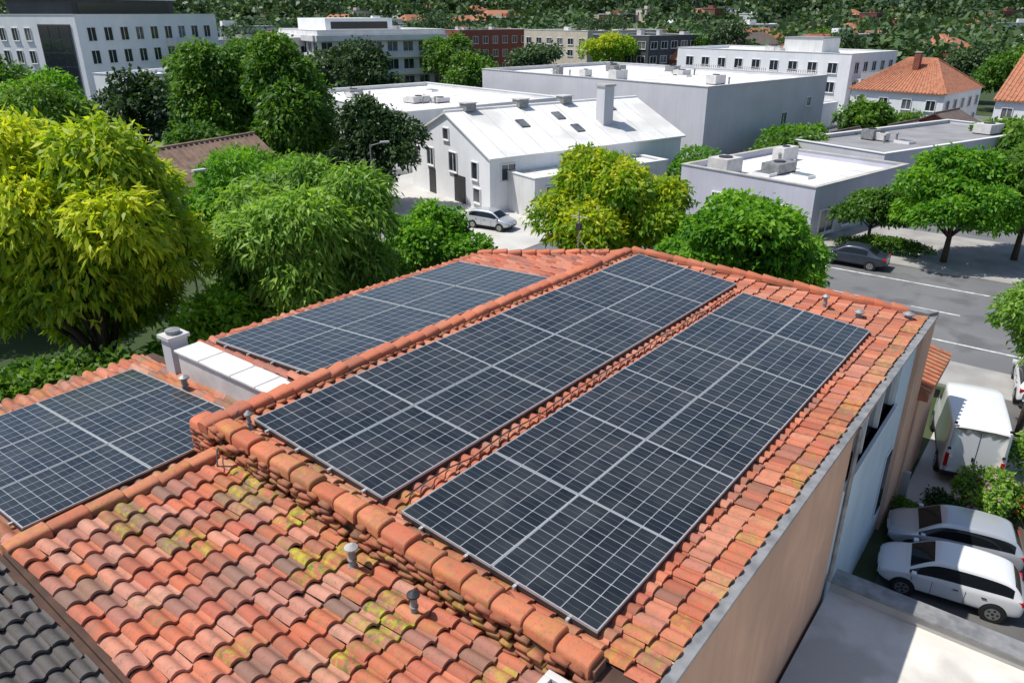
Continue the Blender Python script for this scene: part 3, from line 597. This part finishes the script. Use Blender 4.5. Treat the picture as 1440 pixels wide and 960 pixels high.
m.hexa([(-10.6,19.6,6.4),(-3,21.4,5.8),(-3,21.6,5.8),(-10.6,19.9,6.4)]+[(-10.6,19.6,zr(19.7)+.13),(-3,21.4,zA(-3,21.5)+.11),(-3,21.6,zA(-3,21.5)+.11),(-10.6,19.9,zr(19.7)+.13)],MORTAR)
m.obj('mortar_beds',B)
rg=random.Random(4); V=[];F=[];rn=[];mo=[];o=0
def frag(c,l,w_,t,rot,mossv,tip=.1):
    global o
    M=Matrix.Rotation(rot,3,'Z')@Matrix.Rotation(rg.uniform(-tip,tip),3,'X')@Matrix.Rotation(rg.uniform(-tip,tip),3,'Y')
    for z in (-t,t):
        for (x,y) in ((-l,-w_),(l,-w_),(l,w_),(-l,w_)):
            p=M@Vector((x*rg.uniform(.88,1.06),y*rg.uniform(.88,1.06),z)); V.append((c[0]+p.x,c[1]+p.y,c[2]+p.z))
    for f in [(0,3,2,1),(4,5,6,7),(0,1,5,4),(1,2,6,5),(2,3,7,6),(3,0,4,7)]: F.append([o+i for i in f])
    rn.extend([rg.random()]*8); mo.extend([mossv]*8); o+=8
for lv in range(6):
    w=-10.6+rg.random()*.15
    while w<-3.15:
        z_=zA(w,5.6)+.09-lv*.085
        if z_>zF(w,5.5)+.03 and rg.random()<.82: frag((w,5.585-lv*.012+rg.uniform(-.03,.02),z_),.115*rg.uniform(.6,1.2),.08,.022+rg.random()*.012,rg.uniform(-.22,.22),rg.random()*.6 if lv>1 else .1,.16)
        w+=rg.uniform(.19,.30)
w=-10.3
while w<-3.2:
    frag((w,5.93+rg.uniform(-.02,.02),zA(w,6)+.085),.09,.05,.02,rg.uniform(-.2,.2),rg.random()*.8,.15); w+=.24
s=5.8
while s<19.5:
    frag((-10.41+rg.uniform(-.02,.02),s,zr(s)+.06),.05,.09,.02,rg.uniform(-.2,.2),rg.random()*.3,.15); s+=.22
for lv in range(6):
    zz=6.70+lv*.085
    for q in range(3): frag((-10.92+q*.2+rg.uniform(-.02,.02),5.56+rg.uniform(-.02,.02),zz),.10,.08,.026,rg.uniform(-.18,.18),rg.random()*.2)
    for q in range(3): frag((-10.95+rg.uniform(-.02,.02),5.62+q*.18,zz),.08,.09,.026,rg.uniform(-.18,.18),rg.random()*.2)
npmesh('tile_fragments',V,F,[RUBBLE],{'rnd':rn,'moss':mo},B)
m=MB(); m.box(-10.92,-10.4,5.6,6.1,6.2,7.12,MORTAR); m.obj('ridge_end_block',B)
caps('ridge_end_caps',(-11.05,5.72,7.14),(-10.35,5.72,7.20),.42,.36,.13,CAP,9)
caps('ridge_end_caps_rear',(-10.95,5.9,7.08),(-10.95,6.6,7.0),.30,.36,.12,CAP,10)
E=empty('white_roof_duct',(0,0,0),TH); m=MB()
m.box(-14.35,-11.0,7.2,7.72,6.1,6.97,WMET); m.box(-14.4,-10.95,7.15,7.76,6.973,7.03,mat('white_lid',(.74,.73,.72),(.6,.59,.57),rough=.5))
for q in (-13.5,-12.4,-11.6): m.box(q,q+.03,7.145,7.765,6.96,7.045,WMET)
m.obj('duct_body',E,bevel=.012)
E=empty('vent_pillar',(0,0,0),TH); m=MB()
m.box(-14.95,-14.6,7.2,7.6,6.0,7.15,GREYW); m.box(-15.0,-14.55,7.15,7.65,7.153,7.23,WMET); m.tube((-14.78,7.4,7.23),(-14.78,7.4,7.32),.14,.16,METAL,12); m.obj('pillar_body',E)
def vent(w,s,z,h=.36,r=.05,name='roof_vent_pipe',capm=METAL):
    E=empty(name,(*G(w,s),z),TH); m=MB()
    m.tube((0,0,-.15),(0,0,.06),r*2.1,r*1.4,METAL,14); m.tube((0,0,.05),(0,0,h),r,r,METAL,14); m.tube((0,0,h*.45),(0,0,h*.52),r*1.3,r*1.3,METAL,14)
    m.tube((0,0,h),(0,0,h+.025),r*1.9,r*1.9,capm,14); m.tube((0,0,h+.025),(0,0,h+.08),r*1.9,r*.5,capm,14); m.obj('pipe',E,False)
vent(-6.7,5.2,zF(-6.7,5.2)+.05,.34,.05,capm=CONC); vent(-5.5,5.15,zF(-5.5,5.2)+.05,.34,.045,capm=DMET); vent(-10.0,5.98,zA(-10,5.9)+.1,.25,.035)
vent(-4.75,19.8,zA(-4.8,19.8)+.05,.34,.05); vent(-3.9,19.9,zA(-3.9,19.9)+.03,.18,.07); vent(-13.7,6.9,zC(-13.7,6.9)+.05,.3,.06); vent(-2.9,20.9,zA(-2.9,21)+.05,.15,.08)
E=empty('roof_antenna',(*G(-11.9,18.9),6.95),TH); m=MB(); m.tube((0,0,0),(0,0,1.15),.025,.02,METAL,8); m.tube((-.3,0,.95),(.3,0,.95),.012,.012,METAL,6)
for q in (-.25,-.1,.05,.2): m.tube((q,-.15,.95),(q,.15,.95),.008,.008,METAL,6)
m.box(-.08,.08,-.06,.06,.55,.75,DMET); m.tube((.1,0,.2),(.35,0,0),.015,.015,METAL,6); m.obj('mast',E)
E=empty('roof_skylight',(*G(-3.2,5.15),zF(-3.2,5.2)+.12),TH); m=MB()
m.box(-.42,.38,-.35,-.25,0,.22,WMET); m.box(-.42,.38,.2,.3,0,.22,WMET); m.box(-.42,-.32,-.25,.2,0,.22,WMET); m.box(.28,.38,-.25,.2,0,.22,WMET); m.box(-.32,.28,-.25,.2,.05,.12,GLASS); m.box(-.03,.02,-.25,.2,.12,.16,WMET); m.obj('skylight_frame',E,bevel=.01)
E=empty('roof_cable',(0,0,0),TH); m=MB(); rg=random.Random(9)
def cable(pts,r=.012):
    for a,b in zip(pts,pts[1:]): m.tube(a,b,r,r,DMET,5)
P=[]; s=6.4
while s<19: P.append((-6.86+rg.uniform(-.04,.04),s,zA(-6.86,s)+.13+rg.random()*.04)); s+=.5
cable(P); cable([(-10.3,6.0,zr(6)+.28),(-10.1,5.4,7.05),(-9.8,5.2,6.98),(-9.6,5.35,6.98)])
m.obj('cable',E)
E=empty('lean_to_porch',(0,0,0),TH); m=MB(); m.box(-5.5,-2.3,21.95,25.2,-.2,3.5,TAN); m.hexa([(-5.6,21.93,3.5),(-2.1,21.93,3.5),(-2.1,25.3,3.5),(-5.6,25.3,3.5),(-5.6,21.93,4.6),(-2.1,21.93,3.75),(-2.1,25.3,3.75),(-5.6,25.3,4.6)],FARTILE)
s=22.1
while s<25.2: m.tube((-5.6,s,4.62),(-2.08,s,3.77),.07,.07,FARTILE,6); s+=.28
m.obj('porch_body',E)
E=empty('low_flat_roof_building',(0,0,0),TH); m=MB()
m.box(-2.33,9,2,14.35,-.2,2.0,WHITE2); m.box(-2.33,9,14.353,14.75,-.2,2.30,CONC); m.box(8.6,9,2,14.35,2.003,2.30,CONC); m.obj('walls',E)
m=MB(); m.box(-2.33,8.6,2,14.35,2.003,2.06,mat('pale_roof_felt',(.70,.67,.62),(.58,.56,.52),scale=1.1,rough=.9,bump=.2,c3=(.48,.465,.43),s3=.7)); m.obj('roof',E)
m=MB(); m.box(-2.33,9.05,14.3,14.8,2.303,2.35,METAL); m.box(8.55,9.05,2,14.297,2.303,2.35,METAL); m.obj('coping',E)
# ---------------------------------------------------------------- solar arrays
def panelmat():
    m=bpy.data.materials.new('solar_cells'); m.use_nodes=True; t=m.node_tree; b=t.nodes['Principled BSDF']; N=t.nodes;L=t.links
    def M(op,a,b_=None):
        n=N.new('ShaderNodeMath'); n.operation=op
        for i,x in enumerate((a,b_)):
            if x is None: continue
            if isinstance(x,(int,float)): n.inputs[i].default_value=x
            else: L.new(x,n.inputs[i])
        return n.outputs[0]
    def at(n): a=N.new('ShaderNodeAttribute'); a.attribute_name=n; return a.outputs['Fac']
    u,v=at('pu'),at('pv')
    fu=M('ABSOLUTE',M('SUBTRACT',M('FRACT',u),.5)); fv=M('ABSOLUTE',M('SUBTRACT',M('FRACT',v),.5))
    line=M('MAXIMUM',M('GREATER_THAN',fu,.478),M('GREATER_THAN',fv,.478))
    dia=M('GREATER_THAN',M('ADD',fu,fv),.92)
    bus=M('MULTIPLY',M('GREATER_THAN',M('ABSOLUTE',M('SUBTRACT',M('FRACT',M('MULTIPLY',v,2)),.5)),.47),.22)
    fac=M('MAXIMUM',M('MAXIMUM',line,dia),bus)
    cid=N.new('ShaderNodeTexWhiteNoise'); cb=N.new('ShaderNodeCombineXYZ'); L.new(M('FLOOR',u),cb.inputs[0]); L.new(M('FLOOR',v),cb.inputs[1]); L.new(at('pm'),cb.inputs[2]); L.new(cb.outputs[0],cid.inputs[0])
    r=N.new('ShaderNodeValToRGB'); r.color_ramp.elements[0].color=(.009,.012,.015,1); r.color_ramp.elements[1].color=(.019,.024,.030,1); L.new(cid.outputs['Value'],r.inputs[0])
    mx=N.new('ShaderNodeMixRGB'); L.new(fac,mx.inputs[0]); L.new(r.outputs[0],mx.inputs[1]); mx.inputs[2].default_value=(.30,.32,.34,1)
    tc=N.new('ShaderNodeTexCoord'); ns=N.new('ShaderNodeTexNoise'); ns.inputs['Scale'].default_value=1.6; ns.inputs['Detail'].default_value=8; L.new(tc.outputs['Object'],ns.inputs['Vector'])
    mr=N.new('ShaderNodeMapRange'); mr.inputs[1].default_value=.4; mr.inputs[2].default_value=.8; mr.inputs[3].default_value=.0; mr.inputs[4].default_value=.14; L.new(ns.outputs[0],mr.inputs[0])
    m2=N.new('ShaderNodeMixRGB'); L.new(mr.outputs[0],m2.inputs[0]); L.new(mx.outputs[0],m2.inputs[1]); m2.inputs[2].default_value=(.22,.21,.19,1)
    L.new(m2.outputs[0],b.inputs['Base Color']); b.inputs['Specular IOR Level'].default_value=.5
    r2=N.new('ShaderNodeMapRange'); r2.inputs[1].default_value=.3; r2.inputs[2].default_value=.7; r2.inputs[3].default_value=.08; r2.inputs[4].default_value=.22; L.new(ns.outputs[0],r2.inputs[0]); L.new(r2.outputs[0],b.inputs['Roughness'])
    return m
CELL=panelmat()
def array(w0,w1,s0,s1,zf,cols,rows,cu,cv,lift=.2):
    E=empty('solar_panel_array',(0,0,0),TH); fr=MB(); V=[];F=[];pu=[];pv=[];pm=[]; rr=random.Random(int(w0*10))
    dw=(w1-w0)/cols; ds=(s1-s0)/rows; g=.006; b=.015; k=0
    for i in range(cols):
        for j in range(rows):
            a0,a1=w0+i*dw+g,w0+(i+1)*dw-g; b0,b1=s0+j*ds+g,s0+(j+1)*ds-g; dz=rr.uniform(-.004,.004)
            tl1,tl2=rr.uniform(-.004,.004),rr.uniform(-.004,.004)
            z=lambda w,s:zf(w,s)+lift+dz+tl1*(w-a0)+tl2*(s-b0)
            fr.slab(a0,a1,b0,b0+b,z,-.03,.012,ALU); fr.slab(a0,a1,b1-b,b1,z,-.03,.012,ALU)
            fr.slab(a0,a0+b,b0+b,b1-b,z,-.03,.012,ALU); fr.slab(a1-b,a1,b0+b,b1-b,z,-.03,.012,ALU)
            fr.slab(a0+b,a1-b,b0+b,b1-b,z,-.025,-.005,DMET)
            o=len(V)
            for (w,s,pu_,pv_) in ((a0+b,b0+b,0,0),(a1-b,b0+b,cu,0),(a1-b,b1-b,cu,cv),(a0+b,b1-b,0,cv)):
                V.append((w,s,z(w,s)+.004)); pu.append(pu_);pv.append(pv_);pm.append(k*1.37)
            F.append((o,o+1,o+2,o+3)); k+=1
    npmesh('glass_modules',V,F,[CELL],{'pu':pu,'pv':pv,'pm':pm},E); fr.obj('frames',E)
    m=MB()
    for i in range(cols):
        for q in (.25,.75):
            w=w0+(i+q)*dw; m.slab(w-.02,w+.02,s0-.06,s1+.06,zf,lift-.08,lift-.035,ALU)
    s=s0+.3
    while s<s1:
        for w in (w0+.1,(w0+w1)/2,w1-.1): m.slab(w-.02,w+.02,s-.02,s+.02,zf,0,lift-.04,METAL)
        s+=1.2
    m.slab(w1-.015,w1-.003,s0,s1,zf,lift-.10,lift-.032,DMET); m.slab(w0,w1-.02,s0+.003,s0+.014,zf,lift-.10,lift-.032,DMET)
    m.obj('mounting_rails',E)
array(-6.65,-3.37,6.10,18.9,zA,2,6,6,8,lift=.17)
array(-10.1,-7.05,6.13,19.45,zA,2,6,6,8,lift=.17)
array(-14.1,-10.87,7.95,15.9,zD,2,4,6,8,lift=.17)
array(-15.5,-11.1,2.8,6.75,zC,3,2,6,8,lift=.18)
# ---------------------------------------------------------------- vehicles
def paint(name,c,metal=.2): 
    m=mat(name,c,rough=.28,metal=metal,spec=.6); m.node_tree.nodes['Principled BSDF'].inputs['Coat Weight'].default_value=.6; return m
CARW=paint('car_paint_white',(.74,.75,.76),0); CARS=paint('car_paint_silver',(.50,.52,.55),.4); CARD=paint('car_paint_navy',(.03,.04,.06)); CARB=paint('car_paint_blue',(.03,.08,.25))
CG=mat('car_glass',(.008,.01,.012),rough=.06,spec=.45); TL=mat('tail_light',(.45,.01,.01),rough=.2); HL=mat('head_light',(.5,.52,.55),rough=.1); BLK=mat('black_trim',(.02,.02,.02),rough=.5); RIM=mat('alloy_rim',(.4,.41,.42),rough=.3,metal=.8)
HATCH=[(-2.0,.66,.38,.78,.50,.84),(-1.96,.78,.30,.86,.66,.92),(-1.90,.81,.24,.92,.70,1.0),(-1.66,.84,.2,.94,.66,1.34),(-1.35,.85,.2,.93,.64,1.45),(-.72,.86,.2,.91,.65,1.50),(-.20,.86,.2,.90,.65,1.50),(.18,.86,.2,.90,.65,1.48),(.5,.86,.2,.89,.63,1.42),(.82,.86,.2,.89,.68,1.22),(1.15,.855,.2,.89,.74,.99),(1.25,.85,.2,.88,.74,.95),(1.62,.83,.22,.80,.66,.88),(1.88,.76,.28,.70,.58,.78),(1.97,.62,.36,.6,.45,.66)]
SEDAN=[(-2.25,.64,.38,.80,.50,.84),(-2.2,.78,.30,.88,.66,.94),(-2.0,.82,.24,.90,.70,.98),(-1.65,.84,.2,.92,.72,1.02),(-1.0,.86,.2,.92,.63,1.38),(-.72,.86,.2,.92,.62,1.44),(-.2,.86,.2,.92,.62,1.45),(.06,.86,.2,.91,.62,1.45),(.3,.86,.2,.91,.62,1.42),(.5,.86,.2,.90,.61,1.37),(1.12,.855,.2,.89,.74,.98),(1.2,.85,.2,.88,.74,.94),(1.72,.83,.22,.80,.64,.87),(2.05,.76,.28,.70,.55,.76),(2.15,.62,.36,.6,.45,.64)]
VAN=[(-2.6,.84,.42,1.4,.80,2.28),(-2.57,.93,.36,1.4,.90,2.36),(-2.45,.96,.34,1.4,.92,2.38),(-1.0,.97,.32,1.4,.93,2.42),(.4,.97,.32,1.38,.93,2.42),(.5,.97,.32,1.36,.92,2.41),(.95,.97,.32,1.34,.88,2.36),(1.35,.96,.32,1.32,.82,2.2),(2.0,.94,.32,1.25,.80,1.42),(2.08,.93,.32,1.2,.78,1.34),(2.45,.88,.34,1.0,.70,1.1),(2.58,.78,.42,.8,.6,.88)]
def car(name,x,y,rz,st,pm,sg,tg,wx,wr=.31,sc=1,z=.01,rear_h=.78,van=False):
    E=empty(name,(x,y,z),rz); E.scale=(sc,)*3
    V=[];F=[];mi=[]
    rings=[]
    for (X,hw,zl,zb,ht,zt) in st:
        half=[(hw*.88,zl),(hw*.99,zl+.14),(hw,zl+.35 if zb-zl>.4 else (zl+zb)/2),(hw*.985,zb-.06),(hw*.96,zb),(ht,zt-.05),(ht*.93,zt-.012),(ht*.5,zt+.015)]
        ring=[(X,a,b) for a,b in half]+[(X,-a,b) for a,b in half[::-1]]
        rings.append(ring)
    n=16
    for r in rings: V+=r
    for i in range(len(rings)-1):
        for k in range(n):
            k2=(k+1)%n
            f=(i*n+k,(i+1)*n+k,(i+1)*n+k2,i*n+k2); F.append(f[::-1])
            side=k in (4,10); top=k in (6,7,8)
            mi.append(1 if (side and i in sg) or (top and i in tg) else (2 if k in (15,) or (k in (0,14)) else 0))
    F.append(list(range(n))); mi.append(0); F.append([ (len(rings)-1)*n+k for k in range(n)][::-1]); mi.append(0)
    me=bpy.data.meshes.new('body'); me.from_pydata(V,[],F)
    for mt in (pm,CG,BLK): me.materials.append(mt)
    me.polygons.foreach_set('material_index',mi); me.polygons.foreach_set('use_smooth',[True]*len(F)); me.update()
    ob=bpy.data.objects.new('body',me); S.collection.objects.link(ob); ob.parent=E
    sb=ob.modifiers.new('s','SUBSURF'); sb.levels=2; sb.render_levels=2
    w=MB(); hwm=max(s[1] for s in st)
    for X in wx:
        for sgn in (1,-1):
            yi=sgn*(hwm-.22)
            w.tube((X,yi,wr),(X,sgn*(hwm-.005),wr),wr+.06,wr+.06,BLK,24)
            w.tube((X,yi,wr),(X,sgn*(hwm+.02),wr),wr,wr,RUB,24)
            w.tube((X,yi,wr),(X,sgn*(hwm+.026),wr),wr*.68,wr*.66,RIM,20)
            w.tube((X,yi,wr),(X,sgn*(hwm+.030),wr),wr*.16,wr*.14,BLK,10)
            for q in range(5):
                t=q*2*math.pi/5+.6; c=(X+math.cos(t)*wr*.42,wr+math.sin(t)*wr*.42)
                w.tube((c[0],yi,c[1]),(c[0],sgn*(hwm+.029),c[1]),wr*.13,wr*.13,BLK,6)
    w.obj('wheels',E)
    d=MB(); xr=st[0][0]; xf=st[-1][0]
    if van:
        for sg_ in (1,-1): d.box(xr-.035,xr+.12,sg_*.82-.06,sg_*.82+.06,.75,1.25,TL)
        d.box(xr-.07,xr+.2,-.9,.9,.38,.56,BLK); d.box(xr-.012,xr+.05,-.01,.01,.6,2.2,BLK); d.box(xr-.035,xr,-.25,.25,.7,.82,FRAME)
        d.box(xr-.04,xr,.04,.1,1.1,1.25,BLK)
        for q in (-.8,.8):
            for zz in (.9,1.9): d.box(xr-.03,xr+.02,q-.05,q+.05,zz+.5,zz+.58,BLK)
        d.box(xr+.1,xf-.6,.955,.985,.55,.62,BLK); d.box(xr+.1,xf-.6,-.985,-.955,.55,.62,BLK)
    else:
        for sg_ in (1,-1): d.box(xr+.02,xr+.22,sg_*.66-.13,sg_*.66+.13,rear_h,rear_h+.14,TL)
        d.box(xr-.02,xr+.06,-.26,.26,.5,.61,FRAME); d.box(xr-.01,xr+.12,-.6,.6,.30,.42,BLK)
    for sg_ in (1,-1):
        d.box(xf-.22,xf-.03,sg_*.54-.12,sg_*.54+.12,.60,.67,HL)
        xm=1.0 if not van else 1.6; d.box(xm-.08,xm+.06,min(sg_*(hwm-.03),sg_*(hwm+.14)),max(sg_*(hwm-.03),sg_*(hwm+.14)),.90 if not van else 1.35,1.02 if not van else 1.7,pm if not van else BLK)
        if not van:
            for X in (-.25,-1.0): d.box(X,X+.14,sg_*hwm-.01 ,sg_*hwm+.012,.76,.79,BLK)
            for X in (-.45,.45,1.02): d.box(X,X+.012,sg_*(hwm)-.008,sg_*(hwm)+.002,.32,.82,BLK)
    d.box(xf-.06,xf+.02,-.38,.38,.36,.48,BLK); d.box(xf-.03,xf+.03,-.25,.25,.5,.58,FRAME)
    d.obj('lights_and_trim',E,bevel=.01)
    return E
hs=(3,4,5,6,7,8,9)
a1=ang(-.88,.47)
car('parked_hatchback',11.0,15.1,a1,HATCH,CARW,hs,(2,8,9),(-1.25,1.22),sc=.80)
car('parked_hatchback',11.95,16.65,a1+.06,HATCH,CARS,hs,(2,8,9),(-1.25,1.22),sc=.80)
car('white_van',15.05,21.7,ang(.42,.9),VAN,CARW,(6,7),(7,),(-1.6,1.55),wr=.34,sc=.9,van=True)
car('parked_hatchback',20.2,25.9,ang(.5,.86),HATCH,CARW,hs,(2,8,9),(-1.25,1.22),sc=.9)
car('parked_sedan',19.9,42.4,ang(-.8,.6),SEDAN,CARD,(4,5,6,7,8,9),(3,9),(-1.35,1.3),sc=.86)
car('parked_hatchback',-1.4,50.6,ang(.85,-.5),HATCH,CARS,hs,(2,8,9),(-1.25,1.22),sc=.86,z=.02)
car('parked_hatchback',-17.9,20.6,ang(.6,.8),HATCH,CARB,hs,(2,8,9),(-1.25,1.22),sc=.85)
def lamp(x,y,h,rz=0):
    E=empty('street_lamp',(x,y,0),rz); m=MB(); m.tube((0,0,0),(0,0,.5),.1,.08,METAL,10); m.tube((0,0,.5),(0,0,h),.06,.04,METAL,8)
    m.tube((0,0,h-.1),(.9,0,h+.1),.035,.03,METAL,6); m.box(.7,1.3,-.12,.12,h+.06,h+.16,WMET); m.box(.75,1.25,-.09,.09,h+.03,h+.058,GLASS); m.obj('lamp_post',E)
lamp(-9.6,52,5.4,.3); lamp(-14.6,33,7.0,.8)
E=empty('garden_wall',(0,0,0),TH); m=MB(); m.box(-2.3,-2.1,22.2,22.35,0,1.0,CONC); m.box(3.4,3.6,22,27,0,.7,CONC); m.box(3.35,3.65,21.95,27.05,.7,.76,WMET); m.obj('wall',E)
